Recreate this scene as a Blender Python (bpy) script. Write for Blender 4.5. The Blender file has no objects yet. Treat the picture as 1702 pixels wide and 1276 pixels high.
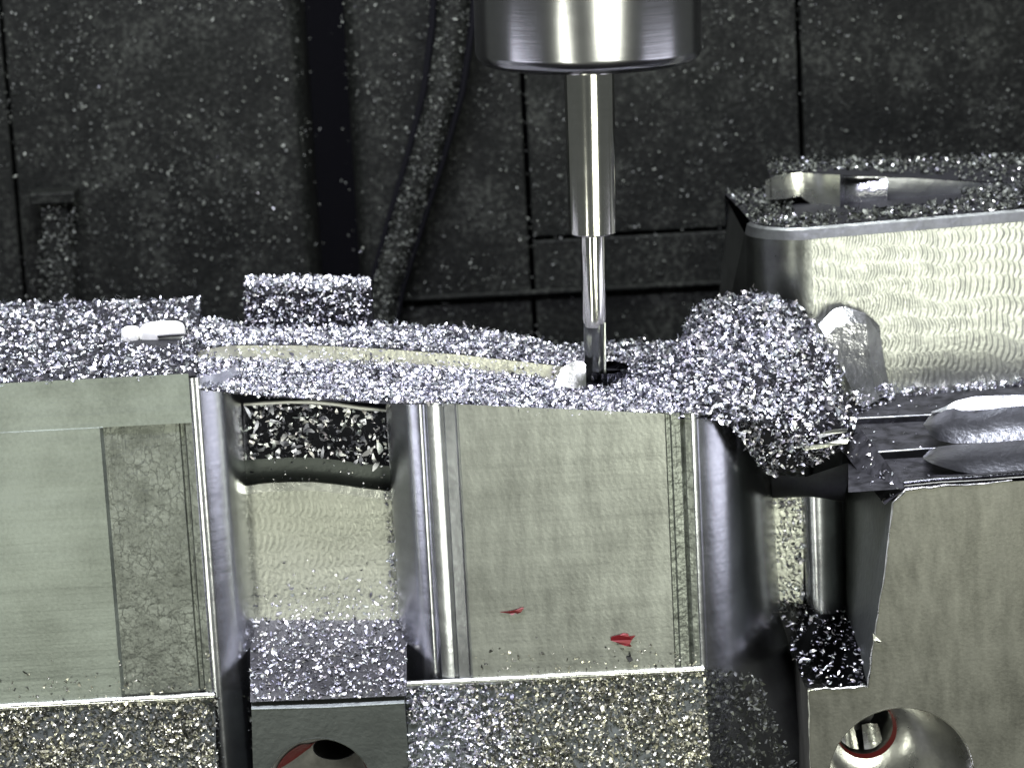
import bpy, bmesh, math, random
import numpy as np
from mathutils import Vector, Matrix
from mathutils.geometry import tessellate_polygon

random.seed(4)
RNG = np.random.default_rng(11)
scene = bpy.context.scene
COL = scene.collection
S = 0.00015            # metres in one design unit (0.15 mm)
R = math.radians

# ------------------------------------------------------------------ camera
FL, CX, CY = 4980.0, 851.0, 638.0
PITCH, ROLL = R(12.0), R(3.0)
cp, sp = math.cos(PITCH), math.sin(PITCH)
fwd = Vector((0, cp, -sp))
r0, u0 = Vector((1, 0, 0)), Vector((0, sp, cp))
cr = math.cos(ROLL) * r0 - math.sin(ROLL) * u0
cu = math.sin(ROLL) * r0 + math.cos(ROLL) * u0
CAM = -FL * fwd
cam_data = bpy.data.cameras.new('camera')
cam = bpy.data.objects.new('camera', cam_data)
COL.objects.link(cam)
cam_data.sensor_width = 36.0
cam_data.lens = 36.0 * FL / 1702.0
cam_data.clip_start, cam_data.clip_end = 0.02, 50.0
m = Matrix((cr, cu, -fwd)).transposed().to_4x4()
m.translation = CAM * S
cam.matrix_world = m
cam_data.dof.use_dof = True
cam_data.dof.focus_distance = (FL + 120) * S
cam_data.dof.aperture_fstop = 20.0
scene.camera = cam

# ------------------------------------------------------------------ world
world = bpy.data.worlds.new('World')
scene.world = world
world.use_nodes = True
bg = world.node_tree.nodes['Background']
bg.inputs[0].default_value = (0.74, 0.80, 0.75, 1)
bg.inputs[1].default_value = 0.14

scene.view_settings.view_transform = 'Standard'
scene.view_settings.look = 'None'
scene.view_settings.exposure = 0.0
scene.view_settings.gamma = 1.0

# ------------------------------------------------------------------ lamps of the machine cabin
def lamp(name, loc, target, sx, sy, power, colour):
    d = bpy.data.lights.new(name, 'AREA')
    d.shape = 'RECTANGLE'; d.size = sx * S; d.size_y = sy * S
    d.energy = power; d.color = colour
    o = bpy.data.objects.new(name, d); COL.objects.link(o)
    o.location = Vector(loc) * S
    o.rotation_euler = (Vector(target) - Vector(loc)).to_track_quat('-Z', 'Z').to_euler()
    return o
LILAC, YELLOW, WHITE = (0.86, 0.86, 1.0), (0.98, 1.0, 0.85), (0.95, 1.0, 0.96)
lamp('ceiling_lamp', (-300, -1000, 2500), (0, 250, 0), 2400, 420, 6.0, LILAC)
lamp('ceiling_lamp', (-100, 350, 2700), (0, 250, 0), 2400, 420, 4.0, WHITE)
lamp('front_lamp_right', (1080, -2600, -300), (500, 0, 0), 1150, 900, 1.0, YELLOW)
lamp('front_lamp_left', (-1300, -2800, -900), (-200, 0, -200), 420, 1100, 0.40, YELLOW)
lamp('side_lamp_right', (2600, -450, -650), (0, 0, -200), 420, 1700, 0.15, LILAC)
lamp('side_lamp_left', (-2700, -800, -750), (0, 0, -200), 320, 1900, 0.17, LILAC)

# ------------------------------------------------------------------ helpers
def W(px, py, Y):
    """Point on the upright plane at depth Y that lies on the sight line of a measured picture point."""
    d = fwd * FL + cr * (px - CX) - cu * (py - CY)
    t = (Y - CAM.y) / d.y
    return CAM + d * t
def X_(px, Y, py=900): return W(px, py, Y).x
def Z_(py, px, Y): return W(px, py, Y).z

def thing(name, label, cat, loc=(0, 0, 0), group=None):
    o = bpy.data.objects.new(name, None); COL.objects.link(o)
    o.empty_display_size = 0.01
    o.location = Vector(loc) * S
    o['label'] = label; o['category'] = cat
    if group: o['group'] = group
    return o
def tag(o, label=None, cat=None, group=None, kind=None):
    if label: o['label'] = label
    if cat: o['category'] = cat
    if group: o['group'] = group
    if kind: o['kind'] = kind
    return o
def mesh(name, verts, faces, mat, parent=None, smooth=False, fix=True, root=None, auto=None, loc=None):
    """verts in world design units; the object is placed at its parent's (top) origin or at loc."""
    org = Vector((0, 0, 0))
    p = parent
    while p is not None:
        org = org + Vector(p.location) / S; p = p.parent
    if parent is None and loc is not None: org = Vector(loc)
    me = bpy.data.meshes.new(name)
    me.from_pydata([tuple((Vector(v) - org) * S) for v in verts], [], faces)
    if fix:
        bm = bmesh.new(); bm.from_mesh(me)
        bmesh.ops.remove_doubles(bm, verts=bm.verts, dist=0.02 * S)
        bmesh.ops.recalc_face_normals(bm, faces=bm.faces)
        bm.to_mesh(me); bm.free()
    o = bpy.data.objects.new(name, me); COL.objects.link(o)
    if parent is not None: o.parent = parent
    elif loc is not None: o.location = org * S
    if mat: me.materials.append(mat)
    if smooth:
        if auto is not None:
            me.shade_smooth() if hasattr(me, 'shade_smooth') else None
            me.set_sharp_from_angle(angle=R(auto))
        else:
            me.polygons.foreach_set('use_smooth', [True] * len(me.polygons))
    return o
def gridfaces(nr, nc, base=0, closed=False):
    f = []
    for i in range(nr - 1):
        for j in range(nc if closed else nc - 1):
            a = base + i * nc + j; b = base + i * nc + (j + 1) % nc
            f.append((a, b, b + nc, a + nc))
    return f
def grid(name, rows, mat, parent=None, smooth=True, auto=None, closed=False, fix=True):
    v = [p for r in rows for p in r]
    return mesh(name, v, gridfaces(len(rows), len(rows[0]), 0, closed), mat, parent, smooth, fix, auto=auto)
def rowsW(rows): return [[W(*p) for p in r] for r in rows]
def lerp(a, b, t): return a + (b - a) * t
def interp(x, xs, ys): return float(np.interp(x, xs, ys))
def box(lo, hi):
    x0, y0, z0 = lo; x1, y1, z1 = hi
    v = [(x0,y0,z0),(x1,y0,z0),(x1,y1,z0),(x0,y1,z0),(x0,y0,z1),(x1,y0,z1),(x1,y1,z1),(x0,y1,z1)]
    f = [(0,3,2,1),(4,5,6,7),(0,1,5,4),(1,2,6,5),(2,3,7,6),(3,0,4,7)]
    return v, f
def bevel(o, w, seg=2):
    md = o.modifiers.new('bevel', 'BEVEL'); md.width = w * S; md.segments = seg; md.limit_method = 'ANGLE'
    md.angle_limit = R(35); return o
def lathe(name, prof, c, axis, mat, parent, n=64, auto=35):
    """prof: (radius, distance along axis)."""
    a = Vector(axis).normalized(); e1 = a.orthogonal().normalized(); e2 = a.cross(e1)
    rows = [[Vector(c) + a * h + (e1 * math.cos(t) + e2 * math.sin(t)) * r
             for t in [2 * math.pi * k / n for k in range(n)]] for r, h in prof]
    return grid(name, rows, mat, parent, True, auto, closed=True)
def tube(name, pts, rad, mat, parent=None, n=10):
    pts = [Vector(p) for p in pts]; rows = []
    for i, p in enumerate(pts):
        d = (pts[min(i + 1, len(pts) - 1)] - pts[max(i - 1, 0)]).normalized()
        e1 = d.orthogonal().normalized() if i == 0 else (e1 - d * e1.dot(d)).normalized()
        e2 = d.cross(e1); rr = rad[i] if isinstance(rad, (list, tuple)) else rad
        rows.append([p + (e1 * math.cos(t) + e2 * math.sin(t)) * rr for t in [2 * math.pi * k / n for k in range(n)]])
    v = [p for r in rows for p in r]
    f = gridfaces(len(rows), n, 0, True)
    f.append(tuple(range(n))); f.append(tuple(range((len(rows) - 1) * n, len(rows) * n)))
    return mesh(name, v, f, mat, parent, True, True, auto=50)
def slab(name, outline, depth, mat, parent=None, holes=(), smooth=False):
    """A plate: closed outline of world points on a nearly upright face, given real thickness along +Y."""
    loops = [[Vector(p) for p in outline]] + [[Vector(p) for p in h] for h in holes]
    flat = [p for l in loops for p in l]
    tris = tessellate_polygon([[Vector((p.x, p.z, 0)) for p in l] for l in loops])
    n = len(flat); v = flat + [p + Vector((0, depth, 0)) for p in flat]
    f = [tuple(t) for t in tris]
    if not holes: f += [tuple(i + n for i in reversed(t)) for t in tris]
    k = 0
    for l in loops[:1]:
        m_ = len(l); f += [(k + i, k + (i + 1) % m_, n + k + (i + 1) % m_, n + k + i) for i in range(m_)]; k += m_
    return mesh(name, v, f, mat, parent, smooth)

# ------------------------------------------------------------------ materials
class NT:
    def __init__(s, name):
        s.m = bpy.data.materials.new(name); s.m.use_nodes = True
        s.t = s.m.node_tree; s.b = s.t.nodes['Principled BSDF']
        tc = s.t.nodes.new('ShaderNodeTexCoord'); mp = s.t.nodes.new('ShaderNodeMapping')
        s.t.links.new(tc.outputs['Object'], mp.inputs[0])
        for i in range(3): mp.inputs['Scale'].default_value[i] = 1 / S
        s.co = mp.outputs[0]
    def link(s, a, b): s.t.links.new(a, b)
    def val(s, x, sock):
        if isinstance(x, (int, float)): sock.default_value = x
        else: s.link(x, sock)
    def math(s, op, a, b=0.0, c=None, clamp=False):
        n = s.t.nodes.new('ShaderNodeMath'); n.operation = op; n.use_clamp = clamp
        s.val(a, n.inputs[0]); s.val(b, n.inputs[1])
        if c is not None: s.val(c, n.inputs[2])
        return n.outputs[0]
    def scaled(s, sx, sy, sz):
        n = s.t.nodes.new('ShaderNodeMapping'); s.link(s.co, n.inputs[0]); n.inputs['Scale'].default_value = (sx, sy, sz)
        return n.outputs[0]
    def noise(s, period, det=3, rough=0.55, co=None, dist=0.0):
        n = s.t.nodes.new('ShaderNodeTexNoise'); s.link(co or s.co, n.inputs['Vector'])
        n.inputs['Scale'].default_value = 1.0 / period; n.inputs['Detail'].default_value = det
        n.inputs['Roughness'].default_value = rough; n.inputs['Distortion'].default_value = dist
        return n.outputs['Fac']
    def xyz(s):
        n = s.t.nodes.new('ShaderNodeSeparateXYZ'); s.link(s.co, n.inputs[0]); return n.outputs
    def ramp(s, fac, stops):
        n = s.t.nodes.new('ShaderNodeValToRGB'); s.link(fac, n.inputs[0]); e = n.color_ramp.elements
        while len(e) < len(stops): e.new(0.5)
        for q, (p, c) in zip(e, stops):
            q.position = p; q.color = (c, c, c, 1) if isinstance(c, (int, float)) else (*c, 1)
        return n.outputs[0]
    def bump(s, h, amp, strength=1.0):
        n = s.t.nodes.new('ShaderNodeBump'); s.link(h, n.inputs['Height'])
        n.inputs['Strength'].default_value = strength; n.inputs['Distance'].default_value = amp * S
        s.link(n.outputs[0], s.b.inputs['Normal']); return n
    def setp(s, **k):
        for a, v in k.items():
            a = a.replace('_', ' ')
            sock = s.b.inputs[a]
            if isinstance(v, (int, float)): sock.default_value = v
            elif isinstance(v, tuple): sock.default_value = (*v, 1)
            else: s.link(v, sock)
        return s
def metal(name, col=(0.62, 0.63, 0.60), rough=0.35, metallic=1.0, grain=None, mottle=0.12, mper=90, bumps=(), streak=0.35, extra=None):
    """milled metal; bumps: (height socket builder, amplitude)."""
    q = NT(name)
    n1 = q.noise(mper, 5, 0.6); n2 = q.noise(6, 3)
    f = q.math('ADD', q.math('MULTIPLY', n1, 0.75), q.math('MULTIPLY', n2, 0.25))
    f = q.math('ADD', q.math('MULTIPLY', f, 1 - streak), q.math('MULTIPLY', q.noise(28, 3, co=q.scaled(0.05, 0.05, 1.0)), streak))
    if extra: f = extra(q, f)
    lo = tuple(c * (1 - mottle) for c in col); hi = tuple(min(1, c * (1 + mottle)) for c in col)
    q.setp(Base_Color=q.ramp(f, [(0.39, lo), (0.61, hi)]), Metallic=metallic,
           Roughness=q.math('ADD', rough * 0.82, q.math('MULTIPLY', n1, rough * 0.36)))
    h = None
    for fn, amp in bumps:
        t = q.math('MULTIPLY', fn(q), amp); h = t if h is None else q.math('ADD', h, t)
    if h is not None: q.bump(h, 1.0)
    return q.m
def chatter(per, row=33.0, lean=5.0, nz=10.0):
    """rows of short crescent shaped cutter marks"""
    def fn(q):
        x, y, z = q.xyz()
        zz = q.math('DIVIDE', q.math('ADD', q.math('ADD', z, q.math('MULTIPLY', x, 0.05)), q.math('MULTIPLY', q.noise(120, 2), 70.0)), row)
        fr, fl = q.math('FRACT', zz), q.math('FLOOR', zz)
        hsh = q.math('FRACT', q.math('MULTIPLY', q.math('SINE', q.math('MULTIPLY', fl, 12.99)), 43.7))
        d_ = q.math('SUBTRACT', fr, 0.5)
        off = q.math('ADD', q.math('MULTIPLY', q.math('MULTIPLY', d_, d_), lean * 4), q.math('ADD', q.math('MULTIPLY', hsh, per * 0.35), q.math('MULTIPLY', q.noise(60, 2), nz * 2)))
        w = q.math('SINE', q.math('MULTIPLY', q.math('ADD', x, off), 2 * math.pi / per))
        return q.math('MULTIPLY', w, q.math('MULTIPLY', q.math('ADD', 0.1, q.noise(45, 3)), q.math('SUBTRACT', 1.0, q.math('MULTIPLY', q.math('MULTIPLY', d_, d_), 2.2))))
    return fn
def diag(per, ang, nz=10):
    def fn(q):
        x, y, z = q.xyz()
        a = q.math('ADD', q.math('MULTIPLY', x, math.cos(ang)), q.math('MULTIPLY', z, math.sin(ang)))
        w = q.math('SINE', q.math('MULTIPLY', q.math('ADD', a, q.math('MULTIPLY', q.noise(40, 2), nz * 2)), 2 * math.pi / per))
        return q.math('MULTIPLY', w, q.noise(26, 2))
    return fn
def fine(per, det=3): return lambda q: q.noise(per, det)
def hlines(per): return lambda q: q.noise(per, 3, co=q.scaled(0.03, 0.05, 1.0))
def vlines(per): return lambda q: q.noise(per, 3, co=q.scaled(1.0, 0.5, 0.03))

def slant_patches(q, f):
    # slanting patches of lighter and darker tone
    n = q.t.nodes.new('ShaderNodeMapping'); q.link(q.co, n.inputs[0]); n.inputs['Rotation'].default_value = (0, R(52), 0); n.inputs['Scale'].default_value = (1.0, 1.0, 0.22)
    return q.math('ADD', q.math('MULTIPLY', f, 0.62), q.math('MULTIPLY', q.noise(24, 4, 0.65, co=n.outputs[0]), 0.38))
def cracked(q, f):
    # torn, flaked skin: dark crack lines in patches
    v = q.t.nodes.new('ShaderNodeTexVoronoi'); v.feature = 'DISTANCE_TO_EDGE'
    n = q.t.nodes.new('ShaderNodeMapping'); q.link(q.co, n.inputs[0]); n.inputs['Scale'].default_value = (1 / 15, 1 / 15, 1 / 24); n.inputs['Rotation'].default_value = (0, R(-24), 0)
    w = q.t.nodes.new('ShaderNodeVectorMath'); w.operation = 'ADD'
    nz = q.t.nodes.new('ShaderNodeTexNoise'); q.link(q.co, nz.inputs['Vector']); nz.inputs['Scale'].default_value = 1 / 14
    q.link(n.outputs[0], w.inputs[0]); q.link(nz.outputs['Color'], w.inputs[1]); q.link(w.outputs[0], v.inputs['Vector']); v.inputs['Scale'].default_value = 1.0
    line = q.math('SUBTRACT', 1.0, q.math('DIVIDE', v.outputs['Distance'], 0.10, clamp=True), clamp=True)
    patch = q.math('MULTIPLY', q.math('SUBTRACT', q.noise(60, 3), 0.44), 7.0, clamp=True)
    return q.math('SUBTRACT', f, q.math('MULTIPLY', q.math('MULTIPLY', line, patch), 0.2))
M = {}
M['mid_face'] = metal('milled_middle_face', (0.265, 0.275, 0.25), 0.44, 0.9, mper=150, mottle=0.28, streak=0.22, extra=slant_patches,
                      bumps=((diag(11, 0.5), 0.035), (fine(5), 0.28), (hlines(40), 0.9), (diag(13, 0.1, 6), 0.03)))
M['left_face'] = metal('milled_left_face', (0.245, 0.27, 0.24), 0.46, 0.9, mper=150, mottle=0.26, streak=0.2,
                       bumps=((diag(10, -0.2), 0.05), (fine(5), 0.35), (hlines(30), 1.4)))
M['scuffed'] = metal('scuffed_strip', (0.21, 0.225, 0.20), 0.46, 0.9, mper=60, mottle=0.34, streak=0.0, extra=cracked,
                     bumps=((fine(16, 2), 2.2), (vlines(9), 1.8), (fine(7), 0.9)))
M['corner'] = metal('polished_corner', (0.46, 0.47, 0.50), 0.25, 1.0, mper=70, mottle=0.14,
                    bumps=((fine(40, 2), 0.4), (hlines(14), 0.14), (fine(7), 0.08)))
M['chatter_hi'] = metal('chattered_face', (0.43, 0.44, 0.405), 0.40, 0.9, mper=120, mottle=0.1,
                        bumps=((chatter(11.5), 0.6), (fine(8), 0.9)))
M['chatter_lo'] = metal('chattered_recess', (0.42, 0.43, 0.385), 0.42, 0.85, mper=80, mottle=0.12,
                        bumps=((chatter(11, 30, 5), 0.3), (fine(9), 1.2)))
M['floor'] = metal('shaded_recess_floor', (0.06, 0.06, 0.063), 0.4, 0.6, mper=40, mottle=0.2, bumps=((fine(12), 1.2),))  # darkened colour stands in for weaker light in the recess
M['step'] = metal('fresh_cut_step', (0.66, 0.66, 0.52), 0.42, 0.9, mper=40, mottle=0.2, bumps=((fine(9), 1.4), (vlines(12), 1.0)))
M['foot'] = metal('ground_foot_face', (0.132, 0.132, 0.116), 0.50, 0.85, mper=90, mottle=0.30, streak=0.0, extra=slant_patches,
                  bumps=((diag(22, 0.35, 16), 0.08), (fine(6), 0.28)))
M['dark_alu'] = metal('mirrored_dark_metal', (0.06, 0.06, 0.07), 0.15, 1.0, mper=60, mottle=0.3, bumps=((fine(30), 0.5), (fine(8), 0.3)))  # low base colour stands in for dark surroundings mirrored in the metal
M['grey_alu'] = metal('grey_metal', (0.40, 0.41, 0.43), 0.35, 1.0, mper=60, mottle=0.15, bumps=((fine(20), 1.2),))
M['lip'] = metal('bright_edge', (0.85, 0.86, 0.80), 0.28, 1.0, mper=40, mottle=0.1, bumps=((fine(14), 1.0),))
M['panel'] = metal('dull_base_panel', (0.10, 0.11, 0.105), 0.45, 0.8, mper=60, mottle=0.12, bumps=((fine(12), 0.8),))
M['bore'] = metal('turned_bore', (0.50, 0.50, 0.48), 0.28, 1.0, mper=50, mottle=0.15, bumps=((fine(18), 0.7),))
M['bore_dull'] = metal('dull_bore', (0.30, 0.30, 0.29), 0.5, 0.5, mper=40, mottle=0.25, bumps=((fine(14), 0.6),))
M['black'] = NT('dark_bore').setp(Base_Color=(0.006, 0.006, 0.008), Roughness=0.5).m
M['red'] = NT('red_paint').setp(Base_Color=(0.13, 0.010, 0.010), Roughness=0.5).m
M['red2'] = NT('dark_red_paint').setp(Base_Color=(0.16, 0.008, 0.012), Roughness=0.4).m
M['tool'] = metal('carbide', (0.62, 0.61, 0.58), 0.13, 1.0, mper=60, mottle=0.06)
M['flute'] = metal('carbide_flute', (0.13, 0.135, 0.135), 0.26, 1.0, mper=40, mottle=0.1)
M['nut'] = metal('turned_steel', (0.36, 0.36, 0.37), 0.22, 1.0, mper=120, mottle=0.06, bumps=((hlines(10), 0.12),))
M['side'] = metal('shaded_block_side', (0.16, 0.165, 0.16), 0.30, 1.0, mper=60, mottle=0.2, bumps=((fine(20), 0.6),))  # dark reflection on the turned-away faces is put into the base colour
M['bright_spot'] = metal('pale_spot_metal', (0.9, 0.9, 0.86), 0.55, 0.6, mper=30, mottle=0.06)  # pale base colour stands in for shine on the spot and lip line
M['shelf'] = NT('painted_dark_shelf')  # matte near black stands in for dark reflections on the terraces
M['shelf'].setp(Base_Color=M['shelf'].ramp(M['shelf'].noise(25, 4), [(0.35, (0.006, 0.006, 0.007)), (0.62, (0.03, 0.03, 0.034))]), Roughness=0.6, Specular_IOR_Level=0.12)
M['shelf'].bump(M['shelf'].noise(12, 3), 0.8)
M['shelf'] = M['shelf'].m
M['silver'] = metal('smeared_silver', (0.75, 0.75, 0.80), 0.26, 1.0, mper=30, mottle=0.2, bumps=((fine(16), 2.5),))
M['brushed'] = metal('brushed_scallop', (0.15, 0.15, 0.18), 0.30, 1.0, mper=40, mottle=0.15, bumps=((fine(12), 1.0),))
q = NT('aluminium_chip')
g_ = q.t.nodes.new('ShaderNodeNewGeometry')
q.setp(Base_Color=q.ramp(g_.outputs['Random Per Island'], [(0.0, (0.10, 0.10, 0.12)), (0.22, (0.26, 0.26, 0.31)), (0.36, (0.72, 0.72, 0.82)), (0.55, (0.92, 0.92, 0.95)), (0.7, (0.84, 0.90, 0.90)), (0.85, (0.90, 0.84, 0.90)), (1.0, (0.95, 0.95, 0.90))]), Metallic=1.0, Roughness=0.42)
M['chip'] = q.m
q = NT('dull_chip')
g_ = q.t.nodes.new('ShaderNodeNewGeometry')
q.setp(Base_Color=q.ramp(g_.outputs['Random Per Island'], [(0.0, (0.025, 0.027, 0.025)), (0.7, (0.065, 0.07, 0.062)), (1.0, (0.17, 0.18, 0.155))]), Metallic=0.3, Roughness=0.5)
M['chip_dim'] = q.m
q = NT('oily_lamp_tinted_chip')
g_ = q.t.nodes.new('ShaderNodeNewGeometry')
q.setp(Base_Color=q.ramp(g_.outputs['Random Per Island'], [(0.0, (0.06, 0.06, 0.055)), (0.35, (0.20, 0.20, 0.17)), (0.65, (0.55, 0.54, 0.43)), (1.0, (0.85, 0.83, 0.66))]), Metallic=0.8, Roughness=0.34)  # oily chips with the yellow lamp light mixed into their colour
M['chip_oily_tinted'] = q.m
M['heap'] = NT('swarf_gap_shade').setp(Base_Color=(0.012, 0.012, 0.014), Metallic=0.0, Roughness=0.7, Specular_IOR_Level=0.1).m  # near black puts the shade between loose chips into the colour
q = NT('wet_enclosure_panel')
sp_ = q.ramp(q.noise(5, 2, 0.7), [(0.60, 0.0), (0.72, 1.0)])
n_ = q.noise(140, 4)
f_ = q.math('ADD', q.math('MULTIPLY', n_, 0.4), q.math('MULTIPLY', q.noise(11, 3, 0.7), 0.6))
q.setp(Base_Color=q.ramp(f_, [(0.38, (0.001, 0.0014, 0.001)), (0.52, (0.0048, 0.0053, 0.0045)), (0.66, (0.024, 0.026, 0.022))]), Roughness=0.65, Specular_IOR_Level=0.12)
q.bump(q.noise(6, 3), 1.5)
M['wall'] = q.m
M['seam'] = NT('black_seam_shade').setp(Base_Color=(0.003, 0.003, 0.004), Roughness=0.9, Specular_IOR_Level=0.05).m  # black also paints shade behind panel gaps and along the hose
M['hose'] = NT('black_rubber').setp(Base_Color=(0.014, 0.015, 0.0145), Roughness=0.6).m

# ------------------------------------------------------------------ swarf scattering
def tris_of(rows):
    out = []
    for i in range(len(rows) - 1):
        for j in range(len(rows[0]) - 1):
            a, b, c, d = rows[i][j], rows[i][j+1], rows[i+1][j+1], rows[i+1][j]
            out += [(a, b, c), (a, c, d)]
    return out
def chips(name, rowsets, n, size, lift, mat, label, up=0.0, avoid=None, dens=None, flat=0.0, parent=None, widths=(0.22, 0.46), curl=(0.8, 4.4)):
    """n curled shavings strewn over surfaces (rowsets: grids of world points)."""
    T = np.array([[list(p) for p in t] for rs in rowsets for t in tris_of(rs)], float)
    e1, e2 = T[:, 1] - T[:, 0], T[:, 2] - T[:, 0]
    nr = np.cross(e1, e2); A = np.linalg.norm(nr, axis=1); nr = nr / (A[:, None] + 1e-9)
    flip = (nr[:, 1] > 0.2) | ((nr[:, 2] < 0) & (np.abs(nr[:, 1]) <= 0.2)); nr[flip] *= -1
    k = RNG.choice(len(T), n, p=A / A.sum())
    u, v = RNG.random(n), RNG.random(n); f = u + v > 1; u[f], v[f] = 1 - u[f], 1 - v[f]
    P = T[k, 0] + e1[k] * u[:, None] + e2[k] * v[:, None]; N = nr[k]
    if avoid is not None:
        ok = avoid(P); P, N = P[ok], N[ok]; n = len(P)
    if dens is not None:
        ok = RNG.random(n) < dens(P); P, N = P[ok], N[ok]; n = len(P)
    P = P + N * (RNG.random(n) ** 1.5 * lift)[:, None]
    L = size[0] + (size[1] - size[0]) * RNG.random(n) ** 1.8
    wd = L * RNG.uniform(*widths, n); th = RNG.uniform(*curl, n); tw = RNG.normal(0, 0.6, n)
    Q = RNG.normal(size=(n, 4)); Q /= np.linalg.norm(Q, axis=1)[:, None]
    w, x, y, z = Q.T
    Rm = np.stack([np.stack([1-2*(y*y+z*z), 2*(x*y-z*w), 2*(x*z+y*w)], 1),
                   np.stack([2*(x*y+z*w), 1-2*(x*x+z*z), 2*(y*z-x*w)], 1),
                   np.stack([2*(x*z-y*w), 2*(y*z+x*w), 1-2*(x*x+y*y)], 1)], 1)
    SEG = 4; V = np.zeros((n, SEG * 2, 3)); rad = L / th
    for i in range(SEG):
        s = i / (SEG - 1) - 0.5; a = s * th
        c = np.stack([rad * np.sin(a), np.zeros(n), rad * (1 - np.cos(a))], 1)
        hw = wd * 0.5 * (1 - 0.75 * abs(2 * s) ** 2.5); t = tw * s
        o = np.stack([np.zeros(n), hw * np.cos(t), hw * np.sin(t)], 1)
        V[:, 2*i] = c + o; V[:, 2*i+1] = c - o
    V = np.einsum('nij,nkj->nki', Rm, V)
    if flat > 0:
        d = np.einsum('nki,ni->nk', V, N); V -= flat * d[..., None] * N[:, None, :]
    V += P[:, None, :]
    if parent is not None: V -= np.array(parent.location)[None, None, :] / S
    V = (V * S).reshape(-1, 3)
    b = (np.arange(n) * SEG * 2)[:, None]
    F = np.concatenate([b + np.array([[2*i, 2*i+1, 2*i+3, 2*i+2]]) for i in range(SEG - 1)], 1).reshape(-1)
    me = bpy.data.meshes.new(name); nf = n * (SEG - 1)
    me.vertices.add(len(V)); me.vertices.foreach_set('co', V.astype(np.float32).ravel())
    me.loops.add(nf * 4); me.loops.foreach_set('vertex_index', F.astype(np.int32))
    me.polygons.add(nf); me.polygons.foreach_set('loop_start', np.arange(0, nf * 4, 4, dtype=np.int32))
    me.polygons.foreach_set('use_smooth', np.ones(nf, bool))
    me.update(); me.validate(); me.materials.append(mat)
    o = bpy.data.objects.new(name, me); COL.objects.link(o)
    if parent is not None: o.parent = parent
    tag(o, label, None if parent else 'metal chips', None, 'stuff')
    return o

# ================================================================== BACK WALL
YB = 1400
wall = bpy.data.objects.new('enclosure_wall', None); COL.objects.link(wall); wall['kind'] = 'structure'
def wpanel(x0, y0, x1, y1, Y=YB, name='panel'):
    a, b = W(x0, y0, Y), W(x1, y1, Y)
    v, f = box((a.x, Y, min(a.z, b.z)), (b.x, Y + 30, max(a.z, b.z)))
    o = mesh(name, v, f, M['wall'], wall); bevel(o, 5); return o
xs_seam = lambda px, py: W(px, py, YB).x
def xpanel(xa, xb, za, zb, Y):
    v, f = box((xa, Y, za), (xb, Y + 40, zb)); o = mesh('panel', v, f, M['wall'], wall); bevel(o, 4); return o
xA, xB = W(548, 220, YB).x, W(872, 200, YB).x
xC = W(1330, 140, YB).x; xE = W(16, 200, YB).x
zT, zB = 900, -900
zH = W(1030, 390, YB).z
xpanel(-1500, xE - 4, zB, zT, YB)
xpanel(xE + 4, xA - 76, zB, zT, YB)
xpanel(xA + 70, xB - 5, zB, zT, YB)
xpanel(xB + 5, xC - 5, zH + 4, zT, YB)
xpanel(xB + 5, xC - 5, zB, zH - 4, YB)
xpanel(xC + 5, 1700, zB, zT, YB)
v, f = box((-1500, YB + 230, zB), (1700, YB + 260, zT)); mesh('shade_backing', v, f, M['seam'], wall)  # black colour stands in for the shade of the dark wall band
zL = W(800, 486, YB).z
v, f = box((xA + 110, YB - 16, zL - 8), (1500, YB - 1, zL)); bevel(mesh('ledge', v, f, M['wall'], wall), 2)
# floor of the cabin, far below the work
v, f = box((-2600, -1500, -960), (2600, 1700, -905))
tag(mesh('cabin_floor', v, f, M['seam']), kind='structure')

for sx, xe in ((1, xA - 76), (-1, xA + 70)):  # lips rounded to darken softly towards the shadow band
    rows = [[Vector((xe + sx * 30 * math.sin(a) - sx * 2, YB + 55 * (1 - math.cos(a)) - 1.5, z)) for a in np.linspace(0, math.pi / 2, 10)] + [Vector((xe + sx * 28, YB + 228, z))] for z in (zB, zT)]
    grid('channel_lip', rows, M['wall'], wall, True)
# flakes stuck on the wet wall
def wall_d(P):
    x = P[:, 0]; band = np.exp(-((x - xA) / 75.0) ** 2)
    left = np.where(x < xB - 250, 1.0, 0.55)
    return np.clip(left * (1 - band) * (0.55 + 0.5 * np.sin(P[:, 0] / 130.0) * np.sin(P[:, 2] / 90.0) + 0.35 * np.sin(P[:, 0] / 47 + P[:, 2] / 61) * np.sin(P[:, 2] / 29 - P[:, 0] / 83)), 0.02, 1)
wr = [[Vector((x, YB - 3, z)) for x in np.linspace(-1250, 1350, 8)] for z in (-250, 150, 560)]
chips('wall_swarf', [wr], 21000, (4, 12), 6, M['chip_dim'], 'small dull metal flakes stuck all over the black rear wall', flat=0.5, dens=wall_d)
chips('wall_glints', [wr], 120, (4, 8), 7, M['chip'], 'sparse bright metal flecks glinting on the black rear wall', flat=0.5, dens=wall_d)

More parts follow.
